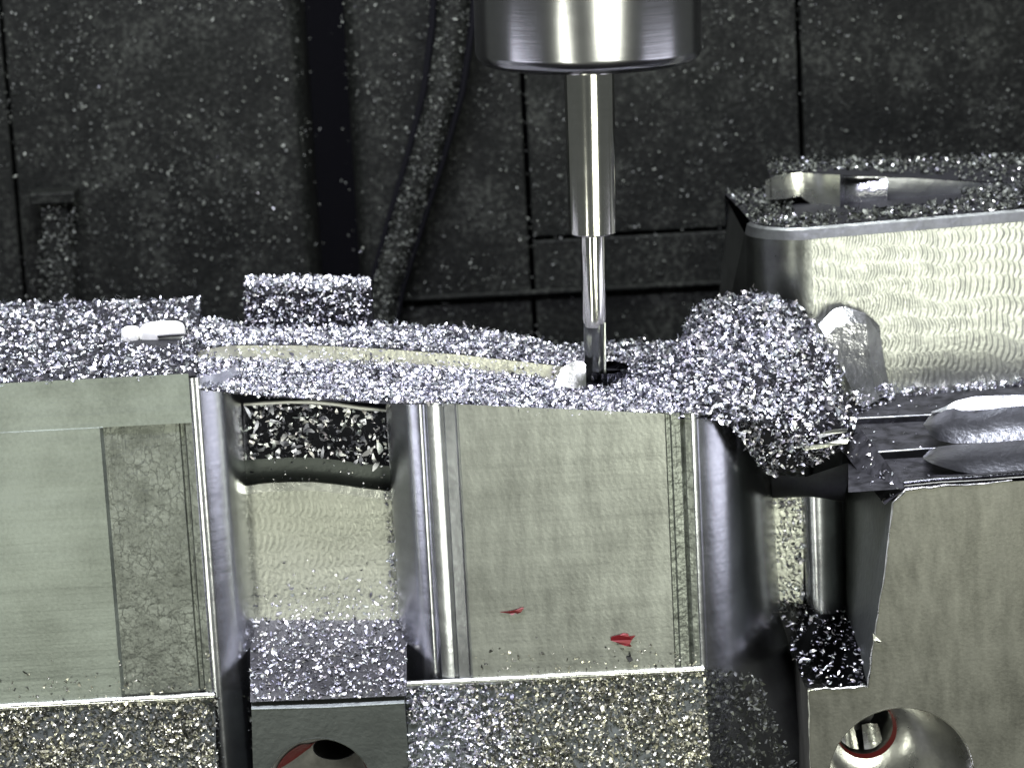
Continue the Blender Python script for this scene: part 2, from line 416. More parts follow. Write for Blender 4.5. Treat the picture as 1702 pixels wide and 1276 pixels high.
# leaning hose in front of the wall
pts = [(758, -60, YB - 70), (752, 40, YB - 70), (737, 150, YB - 65), (708, 260, YB - 60), (674, 370, YB - 55), (642, 480, YB - 50), (620, 600, YB - 45)]
ho = thing('hose', 'leaning dark hose with painted black edge shading, left of the spindle', 'hose', W(680, 380, YB - 60))
tube('hose_body', [W(*p) for p in pts], [34, 34, 33, 32, 30, 27, 25], M['wall'], ho, 18)
for dx in (-35, 35): tube('edge_shade', [W(x + dx * lerp(1, 0.75, k / 6), y, Y - 6) for k, (x, y, Y) in enumerate(pts)], [8, 8, 8, 7, 7, 6, 5], M['seam'], ho, 8)  # black strips paint the shaded edge lines of the hose
def tube_rows(p, r):
    c = [W(*a) for a in p]; rows = []
    for q_ in c: rows.append([q_ + Vector((math.cos(t) * r, -math.sin(t) * r, 0)) for t in np.linspace(0.2, 2.94, 6)])
    return rows
chips('hose_swarf', [tube_rows(pts, 33)], 2200, (4, 12), 4, M['chip_dim'], 'fine dull flakes clinging to the leaning hose', flat=0.5)
# guide post on the left
gp = thing('guide_post', 'short dark square post with flat cap before the left rear wall', 'post', W(95, 520, YB - 90))
a, b = W(66, 335, YB - 90), W(122, 560, YB - 90)
v, f = box((a.x, YB - 90, b.z), (b.x + 10, YB - 20, a.z)); bevel(mesh('post', v, f, M['wall'], gp), 6)
a, b = W(48, 322, YB - 100), W(120, 338, YB - 100)
v, f = box((a.x, YB - 104, b.z), (b.x + 6, YB - 15, a.z)); bevel(mesh('cap', v, f, M['wall'], gp), 4)
pr = [[W(x, y, YB - 93) for x in (66, 125)] for y in (330, 420, 500)]
chips('post_swarf', [pr], 420, (5, 13), 5, M['chip_dim'], 'dull flakes on the short post at the left', flat=0.5)

# ================================================================== TOOL HOLDER AND END MILL
YT = 262
p_top, p_bot = W(979, 120, YT), W(990.5, 641, YT)
ax = (p_top - p_bot).normalized()
def along(py):  # distance above the tip for a height in the picture
    t = (py - 641) / (120 - 641); return (p_top - p_bot).length * t
k_ = (CAM - p_bot).length / FL
nut = thing('tool_holder', 'large round steel collet nut at the top with the cutter clamped in it', 'tool holder', p_bot + ax * along(112))
h0 = along(116)
lathe('nut_body', [(176 * k_, h0 + 18), (180.5 * k_, h0 + 23), (184 * k_, h0 + 34), (184.5 * k_, h0 + 400)], p_bot, ax, M['nut'], nut, 96)
lathe('nut_bevel', [(60 * k_, h0 + 3), (120 * k_, h0 + 4), (152 * k_, h0 + 8), (170 * k_, h0 + 14), (176 * k_, h0 + 18)], p_bot, ax, M['nut'], nut, 96)
lathe('collet', [(41 * k_, h0 + 30), (43 * k_, h0 - 3), (56 * k_, h0 - 3), (60 * k_, h0 + 3)], p_bot, ax, M['nut'], nut, 64)
em = thing('end_mill', 'slim polished stepped end mill cutting into the chip covered block', 'end mill', p_bot)
hs = along(386)
lathe('shank', [(20 * k_, hs + 1), (36 * k_, hs), (39 * k_, hs + 3), (41.5 * k_, h0 + 20)], p_bot, ax, M['tool'], em, 64)
hn = along(525)
lathe('neck', [(17.5 * k_, hn - 16), (19.8 * k_, hn), (20.3 * k_, hs + 4)], p_bot, ax, M['tool'], em, 48)
# cutting end: two deep straight gullets with slow twist
e1 = Vector((1, 0, 0)); e1 = (e1 - ax * e1.dot(ax)).normalized(); e2 = ax.cross(e1)
rows = []
NS = 48
for i in range(14):
    h = (hn - 8) * i / 13; tw = 0.25 * i / 13; row = []
    for k in range(NS):
        t = 2 * math.pi * k / NS
        g = math.cos(2 * (t - R(235) - tw)); r = 18.4 * k_ * (1 - 0.42 * max(0, g) ** 0.7 * (1 if i < 12 else (13 - i) * 0.5))
        row.append(p_bot + ax * h + (e1 * math.cos(t) + e2 * math.sin(t)) * r)
    rows.append(row)
v = [p for r in rows for p in r]; f = gridfaces(14, NS, 0, True); f.append(tuple(range(NS)))
mesh('flute', v, f, M['flute'], em, True, auto=35)

tube('cutting_edge', [W(1005.5, y, YT - 12) for y in (536, 570, 605, 640)], [1.2, 2.2, 2.4, 2.4], M['lip'], em, 8)
# ================================================================== WORKPIECE
wp = thing('mould_block', 'machined aluminium block with rounded pillars in front, buried under metal chips on top', 'workpiece', (0, 0, -400))
ZB = -760
def pillar(name, plan, ztop, mat, zs=None, auto=25, edit=None):
    """plan: (picture x at height 900, depth)."""
    base = [(X_(px, Y), Y) for px, Y in plan]
    levels = [0.0, 1.0] if zs is None else zs
    rows = []
    for l in levels:
        rows.append([Vector((x, y, lerp(ztop(x), ZB, l))) for x, y in base])
    return grid(name, rows, mat, wp, True, auto)
def arc(px0, px1, Y0, Y1, n, a0, a1):
    """quarter-ellipse from front (a=0) to side (a=90), px and depth."""
    out = []
    for k in range(n + 1):
        a = R(lerp(a0, a1, k / n)); out.append((lerp(px0, px1, math.sin(a)), lerp(Y0, Y1, 1 - math.cos(a))))
    return out
def prof(pts, Y0, sgn=1):
    """depth profile from (picture x, facing angle) pairs; angle 0 faces the front."""
    out = []; Y = Y0; px = pts[0][0]
    for (xa, aa), (xb, ab) in zip(pts[:-1], pts[1:]):
        n = max(2, int(abs(xb - xa) / 3))
        for k in range(n):
            t = k / n; out.append((lerp(xa, xb, t), Y)); Y += abs(xb - xa) / n * math.tan(R(min(84, lerp(aa, ab, t + 0.5 / n))))
    out.append((pts[-1][0], Y)); return out
ztl = Z_(627, 200, 0)
# left pillar: upper land, main face, scuffed strip, bright edge, rounded corner
zl = Z_(710, 180, 0)
def vstrip(name, pts, za, zb, mat, smooth=False, auto=25, parent=wp):
    rows = [[Vector((X_(px, Y), Y, za)) for px, Y in pts], [Vector((X_(px, Y), Y, zb)) for px, Y in pts]]
    return grid(name, rows, mat, parent, smooth, auto)
ZLED = Z_(1160, 180, 0)
vstrip('upper_land', [(-160, 2), (334, 2)], ztl, zl, M['left_face'])
vstrip('main_face', [(-160, 0), (181, 0), (187, 8)], zl, ZLED, M['left_face'], True)
vstrip('scuffed_strip', [(187, 8), (312, 9), (315, 15), (321, 15), (323, 4), (334, 3)], zl, ZLED, M['scuffed'], True)
ll = [Vector((X_(-160, 0), 0, zl)), Vector((X_(326, 3), 3, zl))]
v = [Vector((X_(px, Y), Y, zl)) for px, Y in ((-160, 0), (183, 0), (187, 2), (318, 3), (334, 3))] + [Vector((X_(px, Y), Y, zl + dz)) for px, Y, dz in ((-160, 2.5, 1), (183, 2.5, 1), (187, 3.5, 1), (318, 3.5, 1), (334, 4, 1))]
mesh('land_step', v, gridfaces(2, 5), M['left_face'], wp)
pillar('corner', [(334, 3), (338, 1), (346, 2)] + prof([(349, 33), (364, 38), (380, 46), (396, 62), (417, 84)], 3) + [(417, 330)], lambda x: ztl - 8, M['corner'], auto=40)

# middle pillar
XS = [655, 770, 900, 1150, 1290]; YS_ = [668, 672, 688, 687, 702]
def ztm(x):
    px = x * 1.0 + CX
    return Z_(interp(px, XS, YS_), px, 0)
ZLM = Z_(1118, 950, 0)
left_c = [(655, 330)] + list(reversed(prof([(711, 18), (707, 27), (703, 34), (696, 42), (688, 56), (668, 60), (655, 74)], 20)))
pillar('corner', left_c + [(714, 20), (719, 16), (722, 8)], ztm, M['corner'], auto=40)
pillar('corner_fillet', [(722, 8), (730, 5), (738, 3), (743, 2.5), (745, 7), (749, 7), (751, 2), (768, 0.8), (772, 3)], ztm, M['corner'], auto=30)
def bpil(name, plan, mat, auto=25):
    rows = [[Vector((X_(px, Y), Y, ztm(X_(px, Y)))) for px, Y in plan], [Vector((X_(px, Y), Y, ZLM - 0.052 * 0)) for px, Y in plan]]
    return grid(name, rows, mat, wp, True, auto)
bpil('main_face', [(772, 3), (774, 0), (1113, 0), (1115, 5)], M['mid_face'])
bpil('scuffed_strip', [(1115, 5), (1121, 6), (1124, 2), (1138, 4), (1142, 9), (1146, 4), (1156, 3)], M['scuffed'])
# right corner flares out towards the base
plan = [(1156, 3), (1158, 0.5), (1165, 1.5)] + prof([(1167, 22), (1188, 30), (1208, 39), (1226, 49), (1240, 62), (1288, 82)], 3) + [(1289, 330)]
lev = [0, 0.25, 0.45, 0.58, 0.68, 0.78, 0.88, 1.0]
flare = [0, 0, 1, 6, 16, 32, 45, 50]
rows = []
for l, fl in zip(lev, flare):
    row = []
    for px, Y in plan:
        x = X_(px, Y); w_ = max(0, min(1, (px - 1215) / 73)) ** 1.5
        row.append(Vector((x + fl * w_, Y - fl * 0.7 * w_ * (1 if Y > 30 else 0.4), lerp(ztm(x), ZB, l))))
    rows.append(row)
grid('corner', rows, M['corner'], wp, True, 50)

# ledge and lower sloping skirt under each pillar
def skirt(x0, x1, zled, Yo=-80, zo=-170):
    n = 24; random.seed(int(x0 + 900))
    xs = [lerp(X_(x0, 0, 1160), X_(x1, 0, 1160), k / n) for k in range(n + 1)]
    j = [random.uniform(-1.2, 1.2) for _ in xs]
    rows = [[Vector((x, 2, zled + 1)) for x in xs], [Vector((x, -3, zled + 1.5 + a)) for x, a in zip(xs, j)],
            [Vector((x, -8 + a, zled - 3)) for x, a in zip(xs, j)], [Vector((x, -7, zled - 9)) for x in xs], [Vector((x, -2, zled - 12)) for x in xs]]
    grid('ledge', rows, M['lip'], wp, True)
    rows2 = [[Vector((x, -1, zled - 10)) for x in xs], [Vector((x, Yo * 0.3, zled + zo * 0.35)) for x in xs], [Vector((x, Yo, zled + zo)) for x in xs]]
    grid('skirt', rows2, M['panel'], wp, True)
    return rows2
skL = skirt(-160, 357, ZLED)
skM = skirt(676, 1172, ZLM)

# recess between the pillars
Yw = 150
XW = [405, 440, 480, 520, 560, 600, 665]
arch = [806, 801, 799, 799, 803, 809, 816]
lip_ = [672, 670, 668, 668, 672, 678, 684]
top_ = rowsW([[(x, y, Yw + 8) for x, y in zip(XW, lip_)], [(x, y + 45, Yw + 5) for x, y in zip(XW, lip_)], [(x, y + 92, Yw + 2) for x, y in zip(XW, lip_)]])
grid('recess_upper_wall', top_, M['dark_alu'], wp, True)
ramp_ = rowsW([[(x, y + 92, Yw + 2) for x, y in zip(XW, lip_)], [(x, lerp(y + 92, a, 0.5), Yw + 4) for x, y, a in zip(XW, lip_, arch)],
               [(x, lerp(y + 92, a, 0.85), Yw - 4) for x, y, a in zip(XW, lip_, arch)], [(x, a, Yw - 16) for x, a in zip(XW, arch)]])
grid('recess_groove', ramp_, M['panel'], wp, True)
edge = rowsW([[(x, a, Yw - 16) for x, a in zip(XW, arch)], [(x, a + 2, Yw - 22) for x, a in zip(XW, arch)], [(x, a + 16, Yw - 24) for x, a in zip(XW, arch)]])
grid('recess_rim', edge, M['lip'], wp, True, 25)
rw = rowsW([[(x, a + 16, Yw - 24) for x, a in zip(XW, arch)], [(x + 8, 930, Yw - 24) for x in XW], [(x + 12, 1032, Yw - 24) for x in XW]])
grid('recess_wall', rw, M['chatter_lo'], wp, True)
tube('lip_edge', [W(x, y, Yw + 3) for x, y in zip(XW, lip_)], [2.6, 3.8, 3.0, 4.2, 3.6, 3.9, 2.6], M['bright_spot'], wp, 8)  # pale colour paints the bright line along the lip
XF = [416, 480, 540, 600, 676]
rf = rowsW([[(x, 1030, Yw - 24) for x in XF], [(x, 1095, 40) for x in XF], [(x, 1166 - (x - 416) * 0.04, -52) for x in XF]])
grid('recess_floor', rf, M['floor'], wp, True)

def circle(cx, cy, Y, r, n=56):
    c = W(cx, cy, Y); return [c + Vector((math.cos(2*math.pi*k/n) * r, 0, math.sin(2*math.pi*k/n) * r)) for k in range(n)]
# front panel of the recess with its counterbored hole
Yp = -54
bp = thing('bolt_plate', 'dull grey plate with counterbored hole marked in red, between the two pillars', 'plate', W(545, 1300, Yp))
ol = [W(418, 1178, Yp), W(540, 1175, Yp), W(672, 1168, Yp), W(682, 1290, Yp), W(690, 1440, Yp), W(428, 1440, Yp), W(421, 1290, Yp)]
hr = 88
hole = circle(532, 1310, Yp, hr)
slab('plate', ol, 90, M['panel'], bp, holes=[hole])
vs = [W(418, 1178, Yp), W(540, 1175, Yp), W(672, 1168, Yp)]
rows = [vs, [p + Vector((0, -4, -3)) for p in vs], [p + Vector((0, -1, -8)) for p in vs]]
rows = [[p + Vector((0, 16, 12)) for p in vs], [p + Vector((0, 12, 9)) for p in vs], [p + Vector((0, -1, 0)) for p in vs]]
grid('plate_edge', rows, M['panel'], bp, True)
def counterbore(parent, c, R0, r1, depth, tilt, red_sectors, bowl, sq=1.0):
    """bowl-shaped counterbore with a bolt hole at the bottom; c on the plate face."""
    n = 56
    def ring(r, d): return [c + Vector((tilt[0] * d, d, tilt[1] * d)) + Vector((math.cos(2*math.pi*k/n) * r, 0, math.sin(2*math.pi*k/n) * r * lerp(1, sq, min(1, max(0, d) / depth)))) for k in range(n)]
    prof_ = [(R0 + 2.5, -1.2), (R0, 3)]
    for k in range(1, 9):
        a = k / 8; prof_.append((lerp(R0, r1, 1 - math.cos(a * math.pi / 2) if bowl else a), 3 + depth * (math.sin(a * math.pi / 2) if bowl else a)))
    grid('counterbore', [ring(*p) for p in prof_], M['bore'] if bowl else M['bore_dull'], parent, True, 40, closed=True)
    d1 = depth + 3
    grid('bolt_hole', [ring(r1 * 0.97, d1 + 1), ring(r1 * 0.9, d1 + 8), ring(r1 * 0.9, d1 + 60)], M['side'], parent, True, 40, closed=True)
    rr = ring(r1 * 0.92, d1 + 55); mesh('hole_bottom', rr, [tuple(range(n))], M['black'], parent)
    return ring, d1
c1 = W(532, 1310, Yp)
TL = (0.22, 0.36)
ring, d1 = counterbore(bp, c1, hr, 38, 100, TL, None, False, 0.6)
for a0, a1 in ((112, 160), (8, 58)):
    ks = np.linspace(a0, a1, 9); rows = []
    for r, d in ((hr - 6, 15), (64, 50), (42, 96)):
        q_ = lerp(1, 0.6, d / 100)
        rows.append([c1 + Vector((TL[0] * d, d - 6, TL[1] * d)) + Vector((math.cos(R(k)) * r, 0, math.sin(R(k)) * r * q_)) for k in ks])
    grid('red_mark', rows, M['red'], bp, True)
# dark bore mouth

# ---- top face of the workpiece: lower shelf, milled step, upper shelf
PX = list(np.linspace(322, 1262, 95))
fr = lambda x: interp(x, [322, 420, 520, 640, 770, 900, 1050, 1150, 1262], [646, 657, 664, 671, 674, 688, 690, 688, 703])
sb = lambda x: interp(x, [322, 420, 520, 640, 770, 900, 965, 1000, 1262], [597, 600, 602, 606, 616, 630, 637, 634, 616])
st = lambda x: interp(x, [322, 380, 520, 640, 770, 900, 965, 985, 1005, 1262], [584, 574, 574, 580, 590, 605, 612, 620, 631, 614])
bk = lambda x: interp(x, [322, 420, 640, 770, 880, 900, 960, 1010, 1150, 1262], [530, 545, 540, 550, 562, 575, 578, 572, 568, 560])
hc = W(1010, 618, 258)
def in_hole(p, g=0): return ((p.x - hc.x) / (36 + g)) ** 2 + ((p.y - 288) / (52 + g * 3)) ** 2 < 1
TR = []
for k in range(9): TR.append([(x, lerp(fr(x), sb(x), k / 8), lerp(1, 260, k / 8)) for x in PX])
TR.append([(x, st(x), lerp(262, 252, 0)) for x in PX])
for k in range(1, 9): TR.append([(x, lerp(st(x), bk(x), k / 8), lerp(262, 520, k / 8)) for x in PX])
TOP = rowsW(TR)
allv = [p for r in TOP for p in r]
# finer fan around the slot end is not needed: cells inside the drilled hole are simply left open
ff = []
for q4 in gridfaces(len(TOP), len(PX)):
    cpt = sum((Vector(allv[i]) for i in q4), Vector()) / 4
    if not in_hole(cpt): ff.append(q4)
step_lo = 8
shelf_faces = [q4 for q4 in ff if not (q4[0] // len(PX) == step_lo)]
step_faces = [q4 for q4 in ff if q4[0] // len(PX) == step_lo and PX[q4[0] % len(PX)] < 985]
rest = [q4 for q4 in ff if q4[0] // len(PX) == step_lo and PX[q4[0] % len(PX)] >= 985]
mesh('top_face', allv, shelf_faces + rest, M['heap'], wp, True, fix=False)
mesh('milled_step', allv, step_faces, M['step'], wp, True, fix=False)
rows = [[Vector((hc.x + math.cos(t) * 38, 288 + math.sin(t) * 55, hc.z + dz)) for t in np.linspace(0, 2*math.pi, 40, endpoint=False)] for dz in (2, -60, -61)]
grid('drilled_slot', rows, M['dark_alu'], wp, True, closed=True)
# the concave polished end of the slot left of the cutter
rows = rowsW([[(932, 612, 232), (945, 604, 236), (958, 599, 240), (968, 601, 236), (973, 606, 226)],
              [(928, 626, 214), (943, 622, 214), (957, 620, 216), (968, 620, 220), (974, 622, 222)],
              [(922, 644, 196), (938, 644, 190), (952, 645, 188), (966, 645, 198), (974, 642, 214)]])
grid('slot_end', rows, M['lip'], wp, True)
# block body below and behind the shelves
xa, xb = X_(418, 300), X_(1289, 300)
z1 = min(p.z for p in TOP[-1]) - 2
back = TOP[-1]
rows = [back, [Vector((p.x, 526, ZB)) for p in back]]
grid('rear_face', rows, M['grey_alu'], wp, False)
# square boss at the rear
bx = rowsW([[(407, 548, 470), (512, 548, 470), (616, 548, 470)], [(407, 478, 470), (512, 477, 470), (616, 480, 470)], [(408, 462, 545), (512, 460, 545), (615, 463, 545)]])
a, b = bx[0][0], bx[1][2]
v, f = box((a.x, 470, a.z - 60), (b.x, 548, b.z)); mesh('rear_boss', v, f, M['heap'], wp)
# chip-laden top of the left pillar
LT = rowsW([[(-160, 650, 2), (90, 637, 2), (325, 624, 2)], [(-160, 575, 300), (90, 565, 300), (328, 560, 300)], [(-160, 506, 585), (90, 502, 585), (334, 497, 585)]])
grid('pillar_top', LT, M['heap'], wp, True)
lr = rowsW([[(325, 624, 2), (328, 560, 300), (334, 497, 585)]])[0]
rows = [lr, [p - Vector((0, 0, 110)) for p in lr]]
grid('pillar_side', rows, M['heap'], wp, False)
# raised block added for the bright clean spot on the left pillar
pb = W(262, 560, 300)
v = []; 
sb_o = thing('clean_spot_block', 'raised block added for a bright clean spot among chips on the left pillar', 'bright_spot', pb + Vector((0, 0, -6)))
def bright_spot(x0, x1, yt, yb, Y, name):
    a, b = W(x0, yb + 8, Y), W(x1, yt, Y); r = (b.z - a.z) * 0.5
    cx_, cz_, hw = (a.x + b.x) / 2, (a.z + b.z) / 2, (b.x - a.x) / 2; rows = []
    for k, dy in ((1.0, 30), (1.0, 6), (0.93, 1), (0.8, -2), (0.4, -4), (0.02, -5)):
        rows.append([Vector((cx_ + math.copysign(abs(math.cos(t)) ** 0.5, math.cos(t)) * hw * k, Y + dy, cz_ + math.copysign(abs(math.sin(t)) ** 0.6, math.sin(t)) * r * k)) for t in np.linspace(0, 2 * math.pi, 40, endpoint=False)])
    grid(name, rows, M['bright_spot'], sb_o, True, closed=True)
bright_spot(232, 304, 537, 574, 290, 'spot_block'); bright_spot(202, 228, 546, 570, 285, 'spot_side_block')
tube('slot_mark', [W(262, 559, 283), W(285, 557, 283), W(310, 556, 287)], 2.5, M['black'], sb_o, 8)

# ---- pocket right of the middle pillar
Yk = 255
pk = rowsW([[(1270, 760, Yk), (1300, 760, Yk), (1338, 762, Yk)], [(1276, 900, Yk), (1305, 900, Yk), (1336, 900, Yk)], [(1282, 1010, Yk), (1310, 1010, Yk), (1334, 1010, Yk)]])
grid('pocket_wall', pk, M['chatter_lo'], wp, True)
plan = [(1334, Yk + 2)] + [(lerp(1336, 1402, (1 - math.cos(R(a))) / 2), Yk - 46 * math.sin(R(a)) + a / 180 * 30) for a in range(0, 181, 12)] + [(1402, Yk + 36)]
rows = [[Vector((X_(px, Y), Y, Z_(790, 1370, Y))) for px, Y in plan], [Vector((X_(px, Y), Y, Z_(1030, 1370, Y))) for px, Y in plan]]
grid('pocket_column', rows, M['corner'], wp, True, 50)
dw = rowsW([[(1282, 790, 170), (1340, 792, 170), (1412, 768, 170)], [(1284, 826, 190), (1340, 822, 190), (1404, 832, 190)], [(1284, 828, 250), (1340, 826, 250), (1404, 834, 250)]])
grid('pocket_lintel', dw, M['side'], wp, True)
pf = rowsW([[(1284, 988, Yk + 20), (1340, 996, Yk + 20), (1403, 1008, Yk + 20)], [(1312, 1070, 90), (1370, 1072, 90), (1428, 1078, 90)], [(1338, 1142, -24), (1390, 1142, -24), (1442, 1140, -24)]])
grid('pocket_floor', pf, M['dark_alu'], wp, True)
pw = rowsW([[(1399, 700, 300), (1440, 740, 130), (1484, 836, -28)], [(1401, 850, 300), (1432, 880, 130), (1476, 900, -28)], [(1402, 950, 300), (1426, 980, 130), (1459, 1020, -28)], [(1403, 1012, 300), (1428, 1080, 90), (1442, 1141, -28)]])
grid('pocket_side', pw, M['panel'], wp, True)
sl = rowsW([[(1400, 748, 150), (1432, 790, 80), (1470, 838, -28)], [(1412, 690, 200), (1452, 740, 100), (1506, 812, -26)]])
grid('slanted_edge', sl, M['shelf'], wp, True)

# ================================================================== RIGHT FOOT (front plate) AND TERRACES
ft = thing('side_plate', 'khaki grey machined side plate with bowl shaped counterbore and dark stepped shelf', 'plate', W(1560, 1300, -28))
Yf = -28
fo = [(1506, 814), (1560, 809), (1610, 807), (1660, 801), (1850, 790), (1850, 1440), (1347, 1440), (1346, 1276), (1343, 1144), (1390, 1143), (1442, 1141), (1449, 1080), (1459, 1020), (1468, 960), (1476, 900), (1480, 860), (1484, 836), (1494, 822)]
fh = circle(1497, 1290, Yf, 122)
slab('front_face', [W(x, y, Yf) for x, y in fo], 260, M['foot'], ft, holes=[fh])
c2 = W(1497, 1290, Yf)
ring2, d2 = counterbore(ft, c2, 122, 52, 120, (-0.36, 0.40), None, True)
n = 40
rows = []
for r, d in ((53, 118), (50, 126)):
    rows.append([c2 + Vector((-0.36 * d, d - 2, 0.40 * d)) + Vector((math.cos(2*math.pi*k/n) * r, 0, math.sin(2*math.pi*k/n) * r)) for k in range(n)])
sel = list(range(22, n)) + list(range(0, 5))
grid('red_mark', [[r[k] for k in sel] for r in rows], M['red'], ft, True)
# two bright flats added for the lit lower wall of the bolt hole
for u0_, u1_ in ((-40, -8), (2, 34)):
    b0 = c2 + Vector((-0.36 * 130, 130, 0.40 * 130))
    rows = [[b0 + Vector((lerp(u0_, u1_, k / 4), -4 + 3 * abs(k - 2), -46 + 0.012 * (lerp(u0_, u1_, k / 4)) ** 2)) for k in range(5)],
            [b0 + Vector((lerp(u0_ - 2, u1_ - 6, k / 4), 12 + 3 * abs(k - 2), -2 - 2 * abs(k - 2))) for k in range(5)]]
    grid('lit_wall_flat', rows, M['lip'], ft, True)
# burr along the pocket edge of the plate
bu = [(1347, 1276), (1345, 1200), (1343, 1146), (1366, 1144), (1390, 1144), (1420, 1142), (1443, 1140), (1450, 1080), (1459, 1020), (1469, 960), (1476, 900), (1484, 836), (1506, 813), (1560, 808), (1620, 805), (1702, 796)]
bp_ = []
for (xa, ya), (xb, yb) in zip(bu[:-1], bu[1:]):
    for k in range(4): bp_.append(W(lerp(xa, xb, k / 4) + random.uniform(-1, 1), lerp(ya, yb, k / 4) + random.uniform(-1.2, 1.2), Yf - 1))
tube('burr', bp_, [random.uniform(0.5, 2.4) for _ in bp_], M['lip'], ft, 6)
# terraces
TX = [1410, 1470, 1540, 1620, 1700, 1850]
def trow(ys, Y): return [W(x, interp(x, [1410, 1500, 1702, 1850], ys), Y) for x in TX]
t0 = trow([818, 812, 797, 788], Yf + 1)
t1a = trow([766, 762, 748, 738], 150); t1b = trow([756, 748, 737, 727], 156)
t2a = trow([706, 702, 692, 684], 330); t2b = trow([696, 692, 682, 674], 336)
t3 = trow([655, 655, 636, 628], 520)
grid('terrace', [t0, t1a], M['shelf'], ft, True)
grid('terrace', [t1b, t2a], M['shelf'], ft, True)
grid('terrace', [t2b, t3], M['shelf'], ft, True)
for a, b in ((t1a, t1b), (t2a, t2b)): grid('riser', [a, b], M['dark_alu'], ft, True)
for rr, r in ((t1b, 2.0), (t2b, 1.8)): tube('riser_edge', [p for p in rr], r, M['grey_alu'], ft, 8)
tube('rounded_lip', [W(x, y, Yf + 6) for x, y in ((1502, 806), (1560, 800), (1620, 797), (1700, 791), (1850, 782))], 8, M['dark_alu'], ft, 14)
# ball-milled scallops
def scallop(xs, top, bot, Y0, Y1, bulge, name='scallop', mat=None):
    rows = []
    for k in range(9):
        t = k / 8
        rows.append([W(x, lerp(a, b, t), lerp(Y1, Y0, t) - bulge * math.sin(math.pi * t) * 1.0) for x, a, b in zip(xs, top, bot)])
    return grid(name, rows, mat or M['brushed'], ft, True)
scallop([1535, 1545, 1560, 1585, 1620, 1660, 1702, 1780, 1850], [704, 690, 684, 678, 684, 676, 672, 668, 664], [706, 722, 732, 737, 736, 734, 731, 726, 722], 150, 240, 10)
scallop([1548, 1570, 1590, 1620, 1660, 1702, 1780, 1850], [684, 676, 666, 659, 657, 656, 652, 648], [686, 684, 682, 682, 679, 674, 670, 666], 236, 250, 0, 'scallop', M['grey_alu'])
scallop([1534, 1545, 1560, 1590, 1610, 1640, 1702, 1850], [758, 748, 742, 738, 737, 735, 732, 724], [762, 768, 774, 783, 786, 787, 781, 772], 30, 130, 10)

# ================================================================== TALL BLOCK
Yt = 520
tb = thing('tall_block', 'tall bright aluminium block with wavy mill marks and a chip filled top', 'block', W(1500, 640, Yt))
XR = 1900
ztt = W(1345, 398, Yt).z; ztr = W(1702, 368, Yt).z
def zt_(x): return lerp(ztt, ztr, (x - X_(1345, Yt, 398)) / (X_(1702, Yt, 368) - X_(1345, Yt, 398)))
zbt = W(1600, 720, Yt).z
x0 = W(1352, 500, Yt).x
fx = [x0, x0 + 60, x0 + 180, x0 + 360, x0 + 640]
rows = [[Vector((x, Yt, zt_(x))) for x in fx], [Vector((x, Yt, zbt)) for x in fx]]
grid('front_face', rows, M['chatter_hi'], tb, False)
# corner: bright edge, dark rounded corner, tapered side
xc = W(1240, 430, Yt + 100).x
cpl = [(x0, Yt)] + [(lerp(x0, xc, math.sin(R(a))), lerp(Yt, Yt + 110, 1 - math.cos(R(a)))) for a in range(6, 91, 6)]
zc0 = W(1300, 398, Yt + 20).z
def crow(z, k): return [Vector((x - k * max(0, (x0 - x) / (x0 - xc)) ** 2, y, z)) for x, y in cpl]
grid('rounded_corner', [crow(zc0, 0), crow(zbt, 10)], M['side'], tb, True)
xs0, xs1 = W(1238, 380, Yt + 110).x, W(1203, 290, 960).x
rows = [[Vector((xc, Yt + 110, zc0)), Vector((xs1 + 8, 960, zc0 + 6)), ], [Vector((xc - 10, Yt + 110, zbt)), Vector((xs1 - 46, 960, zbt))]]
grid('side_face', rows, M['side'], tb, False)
# rim strip and top
rim0 = [Vector((x, y, zc0)) for x, y in reversed(cpl)][:-1] + [Vector((x, Yt - 1, zt_(x))) for x in fx]
nn = len(rim0)
def inset(p, d, dz):
    i = 0
    return Vector((p.x + d * max(0, min(1, (x0 - p.x) / (x0 - xc))), p.y + d * (1 - 0.5 * max(0, min(1, (x0 - p.x) / (x0 - xc)))), p.z + dz))
rim1 = [inset(p, 5, 17) for p in rim0]; rim2 = [inset(p, 12, 21) for p in rim0]
grid('rim', [rim0, rim1, rim2], M['grey_alu'], tb, True, 40)
yb_ = 960
tp = [rim2, [Vector((max(p.x, xs1) if p.x > xc + 30 else lerp(xs1, p.x, 0.6), lerp(p.y, yb_, 0.55), p.z + 2)) for p in rim2], [Vector((xs1 + (p.x - rim2[0].x) * (fx[-1] - xs1) / (fx[-1] - rim2[0].x), yb_, p.z + 6)) for p in rim2]]
grid('top_face', tp, M['heap'], tb, True)
rows = [tp[-1], [Vector((p.x, yb_ + 2, zbt)) for p in tp[-1]]]
grid('rear_face', rows, M['dark_alu'], tb, False)
# raised ridge with a shiny milled cavity
zr = rim2[8].z
def Wt(px, py, Y): return W(px, py, Y)
sh = [(1272, 300, 331, 760), (1290, 292, 332, 772), (1308, 289, 330, 782), (1330, 287, 326, 785), (1352, 288, 342, 780), (1372, 290, 346, 765), (1385, 290, 349, 742), (1396, 291, 350, 722)]
rows = [[W(x, lerp(a, b, t), Y) for x, a, b, Y in sh] for t in (0, 0.25, 0.5, 0.75, 1)]
grid('cavity_wall', rows, M['lip'], tb, True)
sh = [(1396, 291, 350, 722), (1400, 292, 350, 745), (1404, 293, 349, 764), (1425, 294, 347, 768), (1450, 294, 345, 766), (1475, 295, 343, 764)]
rows = [[W(x, lerp(a, b, t), Y - 14 * (t > 0.2)) for x, a, b, Y in sh] for t in (0, 0.12, 0.22, 0.6, 1)]
grid('cavity_wall', rows, M['silver'], tb, True)
